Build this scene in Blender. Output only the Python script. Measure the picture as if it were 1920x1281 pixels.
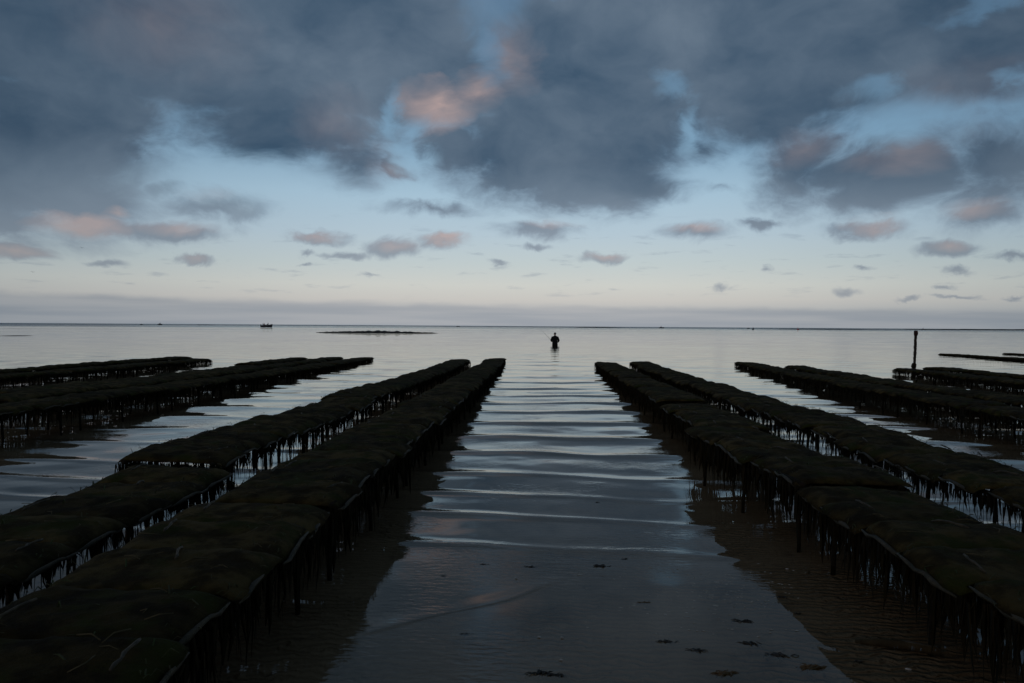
import bpy, bmesh, math, random
import numpy as np
from mathutils import Vector, Matrix, noise as mnoise

for o in list(bpy.data.objects): bpy.data.objects.remove(o)
R = math.radians
random.seed(7)
rng = np.random.default_rng(7)
scene = bpy.context.scene
COL = scene.collection

# ------------------------------------------------------------------ camera
F = 1490.0                      # focal length in photo pixels (1920 wide)
CAM_H = 1.5
cam_data = bpy.data.cameras.new('camera')
cam_data.sensor_width = 36.0
cam_data.lens = F / 1920 * 36.0
cam_data.clip_start = 0.05
cam_data.clip_end = 60000
cam = bpy.data.objects.new('camera', cam_data)
COL.objects.link(cam)
YAW, PITCH, ROLL = R(2.38), R(-1.12), R(0.36)
CAM_R = Matrix.Rotation(YAW, 3, 'Z') @ Matrix.Rotation(R(90) + PITCH, 3, 'X') @ Matrix.Rotation(ROLL, 3, 'Z')
cam.matrix_world = Matrix.Translation((0, 0, CAM_H)) @ CAM_R.to_4x4()
scene.camera = cam

def ray(px, py):
    return (CAM_R @ Vector(((px - 960) / F, -(py - 640.5) / F, -1))).normalized()

def ground(px, py, z=0.0):
    d = ray(px, py)
    t = (z - CAM_H) / d.z
    return Vector((d.x * t, d.y * t, z))

def at_dist(px, py, Y):
    d = ray(px, py)
    t = Y / d.y
    return Vector((0, 0, CAM_H)) + d * t

# ------------------------------------------------------------------ world
def lin(r, g, b):
    def f(c):
        c /= 255.0
        return c / 12.92 if c <= 0.04045 else ((c + 0.055) / 1.055) ** 2.4
    return (f(r), f(g), f(b), 1.0)

SUN_EL, SUN_AZ = R(20), R(215)       # low sun behind the camera, to the left
world = bpy.data.worlds.new('World')
scene.world = world
world.use_nodes = True
wt = world.node_tree
wt.nodes.clear()

class N:
    """tiny node-expression helper"""
    def __init__(s, tree): s.t = tree
    def node(s, typ, **kw):
        n = s.t.nodes.new(typ)
        for k, v in kw.items(): setattr(n, k, v)
        return n
    def put(s, sock, v):
        if isinstance(v, bpy.types.NodeSocket): s.t.links.new(v, sock)
        else: sock.default_value = v
    def m(s, op, a, b=0.0, c=None, clamp=False):
        n = s.node('ShaderNodeMath', operation=op, use_clamp=clamp)
        s.put(n.inputs[0], a); s.put(n.inputs[1], b)
        if c is not None: s.put(n.inputs[2], c)
        return n.outputs[0]
    def v(s, op, a, b=None, scale=None):
        n = s.node('ShaderNodeVectorMath', operation=op)
        s.put(n.inputs[0], a)
        if b is not None: s.put(n.inputs[1], b)
        if scale is not None: s.put(n.inputs['Scale'], scale)
        return n.outputs['Value'] if op in ('LENGTH', 'DOT_PRODUCT', 'DISTANCE') else n.outputs[0]
    def xyz(s, x, y, z=0.0):
        n = s.node('ShaderNodeCombineXYZ')
        s.put(n.inputs[0], x); s.put(n.inputs[1], y); s.put(n.inputs[2], z)
        return n.outputs[0]
    def sep(s, a):
        n = s.node('ShaderNodeSeparateXYZ'); s.put(n.inputs[0], a)
        return n.outputs
    def noise(s, vec, scale, detail=3.0, rough=0.5, color=False, dist=0.0):
        n = s.node('ShaderNodeTexNoise')
        s.put(n.inputs['Vector'], vec); s.put(n.inputs['Scale'], scale)
        s.put(n.inputs['Detail'], detail); s.put(n.inputs['Roughness'], rough)
        s.put(n.inputs['Distortion'], dist)
        return n.outputs['Color' if color else 'Fac']
    def mix(s, f, a, b, blend='MIX'):
        n = s.node('ShaderNodeMix', data_type='RGBA', blend_type=blend)
        s.put(n.inputs[0], f); s.put(n.inputs[6], a); s.put(n.inputs[7], b)
        return n.outputs[2]
    def ss(s, x, lo, hi, to0=0.0, to1=1.0):
        n = s.node('ShaderNodeMapRange', interpolation_type='SMOOTHSTEP')
        s.put(n.inputs['Value'], x); s.put(n.inputs['From Min'], lo); s.put(n.inputs['From Max'], hi)
        s.put(n.inputs['To Min'], to0); s.put(n.inputs['To Max'], to1)
        return n.outputs[0]
    def lin_(s, x, lo, hi, to0=0.0, to1=1.0):
        n = s.node('ShaderNodeMapRange', interpolation_type='LINEAR')
        s.put(n.inputs['Value'], x); s.put(n.inputs['From Min'], lo); s.put(n.inputs['From Max'], hi)
        s.put(n.inputs['To Min'], to0); s.put(n.inputs['To Max'], to1)
        return n.outputs[0]
    def ramp(s, x, stops, interp='LINEAR'):
        n = s.node('ShaderNodeValToRGB')
        cr = n.color_ramp; cr.interpolation = interp
        while len(cr.elements) < len(stops): cr.elements.new(0.5)
        for e, (p, c) in zip(cr.elements, stops): e.position = p; e.color = c
        s.put(n.inputs[0], x)
        return n.outputs[0]

w = N(wt)
tc = w.node('ShaderNodeTexCoord')
D = w.v('NORMALIZE', tc.outputs['Generated'])
dx, dy, dz = w.sep(D)
AZ = w.m('MULTIPLY', w.m('ARCTAN2', dx, dy), F)          # azimuth and elevation of the view direction,
EL = w.m('MULTIPLY', w.m('ARCSINE', dz), F)              # 1490 units to the radian
P = w.xyz(w.m('MULTIPLY', AZ, 1 / 330.0), w.m('MULTIPLY', EL, 1 / 215.0), 0.0)
P = w.v('ADD', P, w.v('SCALE', w.v('SUBTRACT', w.noise(P, 1.3, 3.0, 0.5, color=True), (0.5, 0.5, 0.5)), scale=0.55))
amp = w.lin_(EL, 60, 420, 0.16, 1.0)
warpc = w.v('SUBTRACT', w.noise(P, 1.5, 5.0, 0.55, color=True), (0.5, 0.5, 0.5))
fine = w.v('SUBTRACT', w.noise(P, 7.0, 4.0, 0.6, color=True), (0.5, 0.5, 0.5))
wx, wy, _ = w.sep(w.v('ADD', w.v('SCALE', w.v('MULTIPLY', warpc, (150, 120, 0)), scale=amp), w.v('SCALE', w.v('MULTIPLY', fine, (60, 38, 0)), scale=w.lin_(EL, 60, 420, 0.85, 1.0))))
Q = w.xyz(w.m('ADD', AZ, wx), w.m('ADD', EL, wy), 0.0)

def ae(px, py):
    d = ray(px, py)
    return math.atan2(d.x, d.y) * F, math.asin(d.z) * F

def blob(px, py, rx, ry, q=Q):
    """1 at the middle, 0 at the rim, negative beyond"""
    a, e = ae(px, py)
    d = w.v('DIVIDE', w.v('SUBTRACT', q, (a, e, 0)), (rx, ry, 1))
    return w.v('LENGTH', d)

def union(bs, q=Q):
    out = None
    for b in bs:
        l = blob(*b[:4], q=q)
        f = w.m('MULTIPLY_ADD', l, -b[4] if len(b) > 4 else -1.0, b[4] if len(b) > 4 else 1.0)
        out = f if out is None else w.m('MAXIMUM', out, f)
    return out

CLOUDS = [
    (1060, 250, 310, 170, 1.7), (1110, 345, 200, 66, 1.5), (980, 325, 150, 50, 1.4), (890, 290, 130, 70), (1500, 295, 120, 75), (1650, 330, 240, 80, 1.4), (1590, 380, 140, 52), (1870, 310, 190, 115), (1440, 200, 240, 110), (1330, 270, 90, 60, .8),
    (1850, 405, 95, 28, .8), (90, 310, 250, 150, 1.6), (240, 275, 70, 60), (560, 235, 280, 90, 1.4), (120, 200, 220, 90, 1.6), (850, 268, 80, 70, 1.3), (735, 305, 60, 45, 1.2), (660, 300, 130, 75), (40, 410, 130, 40),
    (230, 425, 190, 27), (400, 385, 140, 38), (310, 350, 60, 26), (330, 437, 90, 16), (30, 468, 80, 19), (590, 447, 68, 16), (365, 485, 34, 11),
    (205, 492, 38, 8, .8), (740, 468, 62, 19), (830, 454, 62, 22), (650, 480, 55, 8, .8), (1010, 433, 105, 25), (1000, 468, 36, 7, .7),
    (935, 493, 34, 7, .8), (1137, 483, 65, 13), (1300, 437, 85, 19, .75), (1428, 420, 46, 14, .9), (1620, 435, 85, 23), (1780, 468, 60, 16),
    (800, 394, 120, 18, .65), (690, 517, 32, 6, .7), (572, 476, 22, 7, .7), (575, 495, 18, 5, .7), (1440, 505, 16, 8, .7), (1582, 545, 26, 10, .7),
    (1800, 512, 30, 8, .8), (1620, 498, 22, 6, .7), (1358, 541, 20, 7, .6), (1703, 558, 24, 5, .7), (1778, 537, 20, 5, .7), (1805, 555, 40, 4, .7),
    (1895, 483, 40, 9, .8), (1350, 350, 60, 14, .5), (1905, 555, 25, 5, .7)]
GAPS = [(930, 0, 60, 50), (915, 75, 36, 50), (1010, 0, 50, 16), (745, 210, 16, 50), (768, 292, 40, 28), (1262, 150, 40, 20), (1300, 235, 16, 44), (1350, 322, 70, 20),
        (1690, 228, 66, 44), (1640, 170, 40, 22), (1905, 160, 20, 20), (1880, 3, 80, 16), (455, 338, 165, 48)]
PINK = [(825, 190, 95, 58, 1.15), (895, 160, 70, 50, .65), (955, 110, 70, 70, .35), (150, 420, 95, 26, 1.3), (330, 425, 90, 16, .9), (225, 395, 24, 14, 1), (400, 365, 60, 14, .6),
        (20, 468, 80, 16, .9), (840, 448, 60, 22, 1.8), (745, 462, 60, 16, .7), (590, 443, 60, 14, 1.0), (1040, 420, 75, 14, .9), (1140, 480, 50, 9, .8),
        (1645, 425, 60, 24, 1.3), (1300, 430, 70, 12, .9), (1785, 462, 40, 12, .9), (1510, 270, 85, 38, .28), (1680, 300, 100, 38, .5),
        (1830, 395, 70, 20, .6), (365, 483, 30, 10, .7), (735, 315, 60, 60, .35), (630, 220, 90, 80, .2), (310, 50, 170, 110, .22), (1800, 190, 130, 90, .2)]

big = w.m('MULTIPLY', w.m('SUBTRACT', EL, 335.0), 1 / 55.0)
big = w.m('MINIMUM', big, 1.25)
big = w.m('MAXIMUM', big, -2.0)
Fd = w.m('MAXIMUM', big, union(CLOUDS))
g = union(GAPS)
n1 = w.noise(P, 2.6, 7.0, 0.60)
n2 = w.noise(P, 0.5, 3.0, 0.5)
Fd = w.m('ADD', Fd, w.m('MULTIPLY', w.m('SUBTRACT', n1, 0.5), w.lin_(EL, 60, 420, 1.7, 1.25)))
Fd = w.m('ADD', Fd, w.m('MULTIPLY', w.m('SUBTRACT', n2, 0.5), w.ss(EL, 620, 1100, 0.0, 0.5)))
mask = w.ss(Fd, -0.10, w.lin_(EL, 60, 420, 0.70, 0.80))
gm = w.ss(w.m('ADD', g, w.m('MULTIPLY', w.m('SUBTRACT', n1, 0.5), 1.3)), -0.55, 0.85, 0.0, w.ss(EL, 250, 450, 0.95, 0.52))
mask = w.m('MULTIPLY', w.m('MULTIPLY', mask, w.m('SUBTRACT', 1.0, gm)), w.lin_(EL, 40, 300, 0.62, 0.97))
wisp = w.noise(w.xyz(w.m('MULTIPLY', AZ, 1 / 70.0), w.m('MULTIPLY', EL, 1 / 13.0), 2.0), 1.0, 4.0, 0.55)
wisp = w.m('MULTIPLY', w.ss(wisp, 0.56, 0.74, 0.0, 0.34), w.m('MULTIPLY', w.ss(EL, 40, 70), w.ss(EL, 130, 230, 1.0, 0.0)))
mask = w.m('MAXIMUM', mask, wisp)
thick = w.ss(Fd, 0.05, 0.85)

# clear sky by elevation
top = 1490 * math.pi / 2
def st(e): return max(0.0, min(1.0, e / 1400.0))
e01 = w.lin_(EL, 0, 1400)
clear = w.ramp(e01, [(0.0, lin(163, 168, 174)), (st(25), lin(168, 171, 175)), (st(48), lin(192, 189, 186)), (st(75), lin(197, 198, 194)), (st(115), lin(185, 195, 197)),
                     (st(170), lin(173, 191, 203)), (st(240), lin(160, 187, 205)), (st(330), lin(124, 160, 186)), (st(450), lin(104, 142, 172)),
                     (st(610), lin(90, 126, 158)), (1.0, lin(66, 100, 142))])
nish = w.node('ShaderNodeTexSky', sky_type='NISHITA', sun_disc=False, sun_elevation=SUN_EL, sun_rotation=SUN_AZ)
clear = w.mix(1.0, w.mix(1.0, clear, (1.0, 1.0, 1.0, 1), 'MULTIPLY'),
              w.mix(1.0, nish.outputs[0], (0.008, 0.008, 0.008, 1), 'MULTIPLY'), 'ADD')
# low far haze bank with a slanting, uneven upper edge
bank_top = w.m('ADD', w.m('MULTIPLY', AZ, -0.011), w.m('MULTIPLY', w.m('SUBTRACT', w.noise(w.xyz(w.m('MULTIPLY', AZ, 0.009), w.m('MULTIPLY', EL, 0.03), 0), 1.0, 5.0), 0.5), 22.0))
bank = w.ss(w.m('SUBTRACT', EL, bank_top), 30, 44, 1.0, 0.0)
streak = w.noise(w.xyz(w.m('MULTIPLY', AZ, 0.0025), w.m('MULTIPLY', EL, 0.05), 0), 1.0, 3.0)
bankcol = w.mix(w.ss(streak, 0.35, 0.65), lin(137, 145, 157), lin(166, 168, 173))
clear = w.mix(w.m('MULTIPLY', bank, 0.55), clear, bankcol)

# cloud body colour
tn = w.noise(w.v('ADD', P, (3.3, 1.2, 0)), 1.4, 6.0, 0.55)
tone = w.m('ADD', w.m('MULTIPLY', tn, 2.4), -0.7, clamp=True)
body = w.mix(tone, lin(53, 77, 100), lin(102, 118, 135))
thin = w.mix(tone, lin(98, 128, 156), lin(120, 140, 160))
ccol = w.mix(thick, thin, body)
low = w.ss(EL, 70, 330, 1.0, 0.0)
ccol = w.mix(w.m('MULTIPLY', low, 0.75), ccol, lin(140, 148, 161))
Qp = w.xyz(w.m('ADD', AZ, w.m('MULTIPLY', wx, 0.8)), w.m('ADD', EL, w.m('MULTIPLY', wy, 0.8)), 0.0)
pf = union(PINK, q=Qp)
pf = w.m('MULTIPLY', w.m('MAXIMUM', pf, 0.0), w.lin_(w.noise(P, 4.0, 4.0), 0.3, 0.7, 0.4, 1.15))
pf = w.m('MINIMUM', pf, 0.95)
ccol = w.mix(pf, ccol, lin(180, 158, 154))
sky = w.mix(mask, clear, ccol)
# the sky is brightest over the open sea ahead and dims to both sides
side = w.m('ABSOLUTE', w.m('SUBTRACT', AZ, -40.0))
dim = w.ss(side, 150, 1300, 1.0, 0.60)
sky = w.mix(1.0, sky, w.xyz(dim, w.m('POWER', dim, 0.85), w.m('POWER', dim, 0.75)), 'MULTIPLY')
bg = w.node('ShaderNodeBackground')
w.put(bg.inputs[0], sky)
bg.inputs[1].default_value = 1.0
wo = w.node('ShaderNodeOutputWorld')
wt.links.new(bg.outputs[0], wo.inputs[0])
world.cycles.sampling_method = 'MANUAL'
world.cycles.sample_map_resolution = 512

sun_data = bpy.data.lights.new('sun', 'SUN')
sun_data.energy = 0.25
sun_data.angle = R(35)
sun_data.color = (1.0, 0.82, 0.70)
sun = bpy.data.objects.new('sun', sun_data)
COL.objects.link(sun)
sd = Vector((math.sin(SUN_AZ) * math.cos(SUN_EL), math.cos(SUN_AZ) * math.cos(SUN_EL), math.sin(SUN_EL)))
sun.rotation_euler = sd.to_track_quat('Z', 'Y').to_euler()
sun.location = (-5, -5, 10)

scene.view_settings.view_transform = 'Standard'
scene.view_settings.look = 'None'
scene.view_settings.exposure = 0.0
scene.view_settings.gamma = 1.0
scene.view_settings.use_curve_mapping = False
scene.cycles.max_bounces = 6
scene.cycles.transparent_max_bounces = 12
scene.cycles.caustics_reflective = False
scene.cycles.caustics_refractive = False

# ------------------------------------------------------------------ helpers
def tag(o, label=None, cat=None, group=None, kind=None):
    if label: o['label'] = label
    if cat: o['category'] = cat
    if group: o['group'] = group
    if kind: o['kind'] = kind
    return o

def link(name, data, parent=None, loc=None, rot=None, mw=None):
    o = bpy.data.objects.new(name, data)
    COL.objects.link(o)
    if parent: o.parent = parent
    if loc is not None: o.location = loc
    if rot is not None: o.rotation_euler = rot
    if mw is not None: o.matrix_world = mw
    return o

def mesh(name, verts, faces, mat, smooth=True):
    me = bpy.data.meshes.new(name)
    me.from_pydata([tuple(v) for v in verts], [], faces)
    me.materials.append(mat)
    if smooth: me.shade_smooth()
    me.update()
    return me

class MB:
    """collects simple shapes into one mesh"""
    def __init__(s): s.v = []; s.f = []
    def tube(s, pts, r, n=6, cap=True, jit=0.0):
        rs = r if isinstance(r, (list, tuple)) else [r] * len(pts)
        base = len(s.v)
        pts = [Vector(p) for p in pts]
        for i, p in enumerate(pts):
            a = pts[max(0, i - 1)]; b = pts[min(len(pts) - 1, i + 1)]
            t = (b - a).normalized()
            u = t.cross(Vector((0, 0, 1)) if abs(t.z) < 0.9 else Vector((1, 0, 0))).normalized()
            v = t.cross(u)
            for k in range(n):
                an = 2 * math.pi * k / n
                rr = rs[i] * (1 + random.uniform(-jit, jit))
                s.v.append(p + u * math.cos(an) * rr + v * math.sin(an) * rr)
        for i in range(len(pts) - 1):
            for k in range(n):
                a = base + i * n + k; b = base + i * n + (k + 1) % n
                s.f.append((a, a + n, b + n, b))
        if cap:
            s.f.append(tuple(base + k for k in range(n)))
            s.f.append(tuple(base + (len(pts) - 1) * n + k for k in range(n - 1, -1, -1)))
    def blade(s, pts, wid, nrm=Vector((0, 1, 0))):
        """tapered two-sided ribbon with a ridge, three vertices to the section"""
        base = len(s.v); m = len(pts)
        for i, p in enumerate(pts):
            p = Vector(p)
            a = Vector(pts[max(0, i - 1)]); b = Vector(pts[min(m - 1, i + 1)])
            t = (b - a).normalized(); u = t.cross(nrm)
            u = u.normalized() if u.length > 1e-5 else Vector((1, 0, 0))
            ww = wid * (1 - (i / (m - 1)) ** 2 * 0.9)
            s.v += [p - u * ww, p + nrm * ww * 0.5, p + u * ww]
        for i in range(m - 1):
            a = base + 3 * i
            s.f += [(a, a + 1, a + 4, a + 3), (a + 1, a + 2, a + 5, a + 4), (a + 2, a, a + 3, a + 5)]
    def box(s, c, d, mw=None):
        base = len(s.v)
        for z in (-1, 1):
            for y in (-1, 1):
                for x in (-1, 1):
                    p = Vector((c[0] + x * d[0] / 2, c[1] + y * d[1] / 2, c[2] + z * d[2] / 2))
                    s.v.append(mw @ p if mw else p)
        for q in ((0, 2, 3, 1), (4, 5, 7, 6), (0, 1, 5, 4), (2, 6, 7, 3), (0, 4, 6, 2), (1, 3, 7, 5)):
            s.f.append(tuple(base + i for i in q))
    def ball(s, c, r, sub=1, jit=0.0, sc=(1, 1, 1)):
        bm = bmesh.new(); bmesh.ops.create_icosphere(bm, subdivisions=sub, radius=1.0)
        base = len(s.v)
        for v in bm.verts:
            k = r * (1 + random.uniform(-jit, jit))
            s.v.append(Vector((c[0] + v.co.x * k * sc[0], c[1] + v.co.y * k * sc[1], c[2] + v.co.z * k * sc[2])))
        for f in bm.faces: s.f.append(tuple(base + v.index for v in f.verts))
        bm.free()
    def data(s, name, mat, smooth=True): return mesh(name, s.v, s.f, mat, smooth)

def material(name, rough=0.8, spec=0.3):
    m = bpy.data.materials.new(name); m.use_nodes = True
    n = N(m.node_tree); b = m.node_tree.nodes['Principled BSDF']
    b.inputs['Roughness'].default_value = rough
    b.inputs['Specular IOR Level'].default_value = spec
    return m, n, b

def noisy(name, c1, c2, scale, rough=0.8, spec=0.3, bump=0.0, bscale=None, c3=None, obj_random=False):
    m, n, b = material(name, rough, spec)
    t = n.node('ShaderNodeTexCoord').outputs['Object']
    if obj_random:
        oi = n.node('ShaderNodeObjectInfo')
        t = n.v('ADD', t, n.v('SCALE', oi.outputs['Location'], scale=1.7))
    f = n.ss(n.noise(t, scale, 5.0, 0.6), 0.38, 0.62)
    c = n.mix(f, c1, c2)
    if obj_random:
        k_ = n.lin_(oi.outputs['Random'], 0, 1, 0.62, 1.5)
        c = n.mix(1.0, c, n.xyz(k_, k_, k_), 'MULTIPLY')
    if c3: c = n.mix(n.ss(n.noise(n.v('ADD', t, (7.3, 2.1, 4.4)), scale * 0.6, 4.0, 0.6), 0.50, 0.66), c, c3)
    n.put(b.inputs['Base Color'], c)
    if bump:
        bn = n.node('ShaderNodeBump'); bn.inputs['Strength'].default_value = bump
        bn.inputs['Distance'].default_value = 0.02
        n.put(bn.inputs['Height'], n.noise(t, bscale or scale * 4, 5.0, 0.65))
        n.put(b.inputs['Normal'], bn.outputs[0])
    return m

M_BAG = noisy('weedy_mesh_bag', (0.017, 0.0115, 0.0042, 1), (0.055, 0.039, 0.015, 1), 6.0, 0.9, 0.05, 0.8, 55, (0.027, 0.028, 0.006, 1), True)
M_STRAP = noisy('old_rubber_strap', (0.03, 0.023, 0.013, 1), (0.07, 0.050, 0.028, 1), 20, 0.7, 0.3, 0.3)
M_RIM = noisy('bag_closure', (0.050, 0.036, 0.018, 1), (0.020, 0.017, 0.008, 1), 11, 0.7, 0.3, 0.4, 80)
M_IRON = noisy('rusty_rebar', (0.020, 0.013, 0.009, 1), (0.010, 0.010, 0.006, 1), 16, 0.9, 0.1, 0.8, 60)
M_WEED = noisy('hanging_weed', (0.010, 0.008, 0.003, 1), (0.020, 0.014, 0.006, 1), 9, 0.85, 0.1)
M_TUFT = noisy('green_weed', (0.030, 0.045, 0.012, 1), (0.045, 0.036, 0.018, 1), 9, 0.8, 0.2)
M_POST = noisy('crusted_wood', (0.035, 0.022, 0.016, 1), (0.014, 0.012, 0.008, 1), 7, 0.85, 0.2, 0.9, 40)
M_HULL = noisy('dark_hull_paint', (0.010, 0.012, 0.022, 1), (0.018, 0.018, 0.026, 1), 3, 0.5, 0.4)
M_GREY = noisy('pale_grey_gear', (0.20, 0.20, 0.21, 1), (0.12, 0.12, 0.13, 1), 3, 0.6, 0.3)
M_RED = noisy('red_cloth', (0.40, 0.035, 0.030, 1), (0.25, 0.020, 0.020, 1), 5, 0.8, 0.2)
M_COAT = noisy('dark_wader_cloth', (0.006, 0.006, 0.007, 1), (0.011, 0.010, 0.010, 1), 6, 0.8, 0.2)
M_SKIN = noisy('skin', (0.30, 0.17, 0.12, 1), (0.24, 0.13, 0.09, 1), 8, 0.6, 0.3)
M_CAP = noisy('grey_cap_cloth', (0.06, 0.06, 0.065, 1), (0.04, 0.04, 0.045, 1), 20, 0.85, 0.2)
M_ROD = noisy('rod_carbon', (0.02, 0.02, 0.022, 1), (0.03, 0.03, 0.03, 1), 4, 0.5, 0.4)
M_ROCK = noisy('mussel_rock', (0.016, 0.014, 0.011, 1), (0.030, 0.026, 0.020, 1), 0.8, 0.85, 0.2, 0.6, 5)
M_FLAT = noisy('far_mud_flat', (0.012, 0.013, 0.013, 1), (0.020, 0.020, 0.019, 1), 0.02, 0.9, 0.1)
M_SHELL = noisy('shell', (0.45, 0.42, 0.38, 1), (0.25, 0.22, 0.20, 1), 40, 0.5, 0.4)
M_FOAM = noisy('foam', (0.46, 0.42, 0.36, 1), (0.26, 0.23, 0.20, 1), 30, 0.8, 0.2)
M_PLANK = noisy('waterlogged_wood', (0.11, 0.09, 0.065, 1), (0.07, 0.058, 0.045, 1), 6, 0.8, 0.2, 0.5, 40)
M_BIRD = noisy('gull_feathers', (0.25, 0.25, 0.27, 1), (0.14, 0.14, 0.16, 1), 8, 0.8, 0.2)

# ------------------------------------------------------------------ heights
HY = [0, 2.5, 5.2, 7.8, 12.2, 21.4, 32, 45, 70]
HV = [0.535, 0.52, 0.49, 0.45, 0.395, 0.275, 0.20, 0.14, 0.05]
def top_h(y): return float(np.interp(y, HY, HV))
def bed_z(y): return np.interp(y, [-60, 0, 2.5, 5.2, 12.2, 32, 66, 300, 2000], [0.30, -0.02, -0.035, -0.065, -0.155, -0.36, -0.86, -3.5, -9])

# ------------------------------------------------------------------ polar sheets (water and bed)
def sheet(name, rs, mat, zfun, fine_step, coarse_step):
    half = R(46)
    mid = -YAW                       # azimuth of the camera axis measured from +Y towards +X
    a = [mid + v for v in np.arange(-half, half + 1e-9, fine_step)]
    b = list(np.arange(a[-1] + coarse_step, a[0] + 2 * math.pi - coarse_step * 0.5, coarse_step))
    az = np.array(a + b)
    nr, na = len(rs), len(az)
    A, RR = np.meshgrid(az, rs)
    X = RR * np.sin(A); Y = RR * np.cos(A)
    Z = zfun(X, Y, RR)
    co = np.stack([X, Y, Z], -1).reshape(-1, 3)
    co = np.vstack([co, [[0, 0, float(Z[0].mean())]]])
    i = np.arange(nr - 1)[:, None] * na; j = np.arange(na)[None, :]; j2 = (j + 1) % na
    q = np.stack([i + j, i + j2, i + na + j2, i + na + j], -1).reshape(-1, 4)
    tri = np.stack([np.full(na, nr * na), np.arange(na), (np.arange(na) + 1) % na], -1)[:, ::-1]
    me = bpy.data.meshes.new(name)
    nl = q.size + tri.size
    me.vertices.add(len(co)); me.vertices.foreach_set('co', co.ravel())
    me.loops.add(nl); me.loops.foreach_set('vertex_index', np.concatenate([q.ravel(), tri.ravel()]).astype(np.int32))
    starts = np.concatenate([np.arange(len(q)) * 4, len(q) * 4 + np.arange(len(tri)) * 3]).astype(np.int32)
    me.polygons.add(len(starts)); me.polygons.foreach_set('loop_start', starts)
    me.update(calc_edges=True); me.validate()
    me.materials.append(mat); me.shade_smooth()
    return link(name, me)

CREST = [4.7, 5.48, 6.33, 7.10, 8.04, 9.40, 10.7, 12.3, 13.9, 15.5, 17.1, 19.1, 21.2, 23.5, 26.9, 30]
for k in range(60): CREST.append(CREST[-1] + min(3.3, 2.9 + 0.05 * k))
def wave_z(X, Y, RR):
    fade_far = 1 - np.clip((RR - 75) / 45, 0, 1)
    s = lambda kx, ky, p: np.sin(X * kx + Y * ky + p)
    bend = 0.10 * X * np.exp(-np.abs(Y - 5) / 7) + 0.15 * s(.55, .13, 1.0) + 0.11 * s(1.3, -.32, 2.2) + 0.045 * s(2.9, .6, 0.3) + 0.02 * s(5.7, 1.1, 1.3)
    bend = bend * np.clip(0.6 + Y / 30, 0.6, 1.6)
    Ye = Y + bend
    ph = np.interp(Ye, CREST, 2 * np.pi * np.arange(len(CREST)))
    ph = ph + 0.35 * np.sin(ph)
    prof = np.exp(2.4 * (np.cos(ph) - 1)) - 0.30
    Aamp = np.interp(Y, [-20, 5.0, 5.35, 6.4, 8, 12, 18, 26, 45, 90], [0, 0, .0085, .0130, .0210, .026, .021, .015, .008, .007])
    lat = 0.75 + 0.30 * s(.35, .42, .5) + 0.25 * s(.9, -.61, 2.0) + 0.15 * s(1.7, .9, 4.0)
    lat = np.clip(lat, 0.12, 1.5)
    inner = np.exp(-((X - 0.25) / 2.2) ** 2)
    lat = lat * (0.45 + 0.80 * inner) 
    z = Aamp * prof * lat
    for k in range(26):
        ang = rng.normal(0, .85); lam = rng.uniform(.22, 1.9)
        kk = 2 * np.pi / lam
        z = z + 0.00075 * lam ** 1.1 * s(kk * math.sin(ang), kk * math.cos(ang), rng.uniform(0, 6)) * np.clip((Y - 2.5) / 5, 0.10, 1) \
              * np.clip(1.1 - RR * 0.012 / lam, 0, 1)
    # small wavelet running up over the sand, seen slantwise
    p0 = ground(640, 1200); p1 = ground(1080, 1088)
    d = (p1 - p0).normalized(); nn = Vector((-d.y, d.x, 0))
    uu = (X - p0.x) * d.x + (Y - p0.y) * d.y
    vv = (X - p0.x) * nn.x + (Y - p0.y) * nn.y + 0.05 * np.sin(uu * 2.3) + 0.02 * np.sin(uu * 7 + 1) - 0.03
    env = np.clip(uu / 0.25, 0, 1) * np.clip(((p1 - p0).length - uu) / 0.3, 0, 1)
    z = z + env * (0.7 + 0.3 * np.sin(uu * 4 + 2)) * 0.0055 * np.where(vv < 0, np.exp(-(vv / 0.012) ** 2), np.exp(-(vv / 0.11) ** 2))
    return z * fade_far

f_px = F * 1024 / 1920
rs = [0.35]
while rs[-1] < 9000:
    r_ = rs[-1]
    base = r_ * r_ / (CAM_H * f_px) * 0.5
    rs.append(r_ + (min(max(base, 0.011), 0.16) if r_ < 90 else r_ * 0.06))
    if r_ < 1.6: rs[-1] = r_ + 0.10
rs.append(40000)

mw_, n, b = material('sea_water')
nt = mw_.node_tree
nt.nodes.remove(b)
geo = n.node('ShaderNodeNewGeometry')
pos = geo.outputs['Position']
px_, py_, pz_ = n.sep(pos)
dist = n.v('LENGTH', pos)
# ripples: fine wind texture in patches, then long low waves that the mesh no longer carries
fine_p = n.noise(n.xyz(n.m('MULTIPLY', px_, 10.0), n.m('MULTIPLY', py_, 26.0), 0), 1.0, 2.0, 0.5)
patch = n.ss(n.noise(n.xyz(n.m('MULTIPLY', px_, 0.7), n.m('MULTIPLY', py_, 0.9), 3.0), 1.0, 2.0), 0.47, 0.62)
fine_amt = n.m('MULTIPLY', n.m('MULTIPLY', patch, 0.0022), n.ss(dist, 3, 30, 1.0, 0.0))
mid_p = n.noise(n.xyz(n.m('MULTIPLY', px_, 0.9), n.m('MULTIPLY', py_, 3.2), 1.0), 1.0, 3.0, 0.55)
mid_amt = n.m('MULTIPLY', n.ss(dist, 8, 60, 0.0, 1.0), n.lin_(dist, 20, 400, 0.006, 0.012))
far_p = n.noise(n.xyz(n.m('MULTIPLY', px_, 0.10), n.m('MULTIPLY', py_, 0.35), 5.0), 1.0, 3.0, 0.55)
far_amt = n.ss(dist, 60, 500, 0.0, 0.16)
hgt = n.m('ADD', n.m('MULTIPLY', fine_p, fine_amt), n.m('MULTIPLY', mid_p, mid_amt))
bn = n.node('ShaderNodeBump'); bn.inputs['Strength'].default_value = 1.0; bn.inputs['Distance'].default_value = 1.0
n.put(bn.inputs['Height'], hgt)
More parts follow.
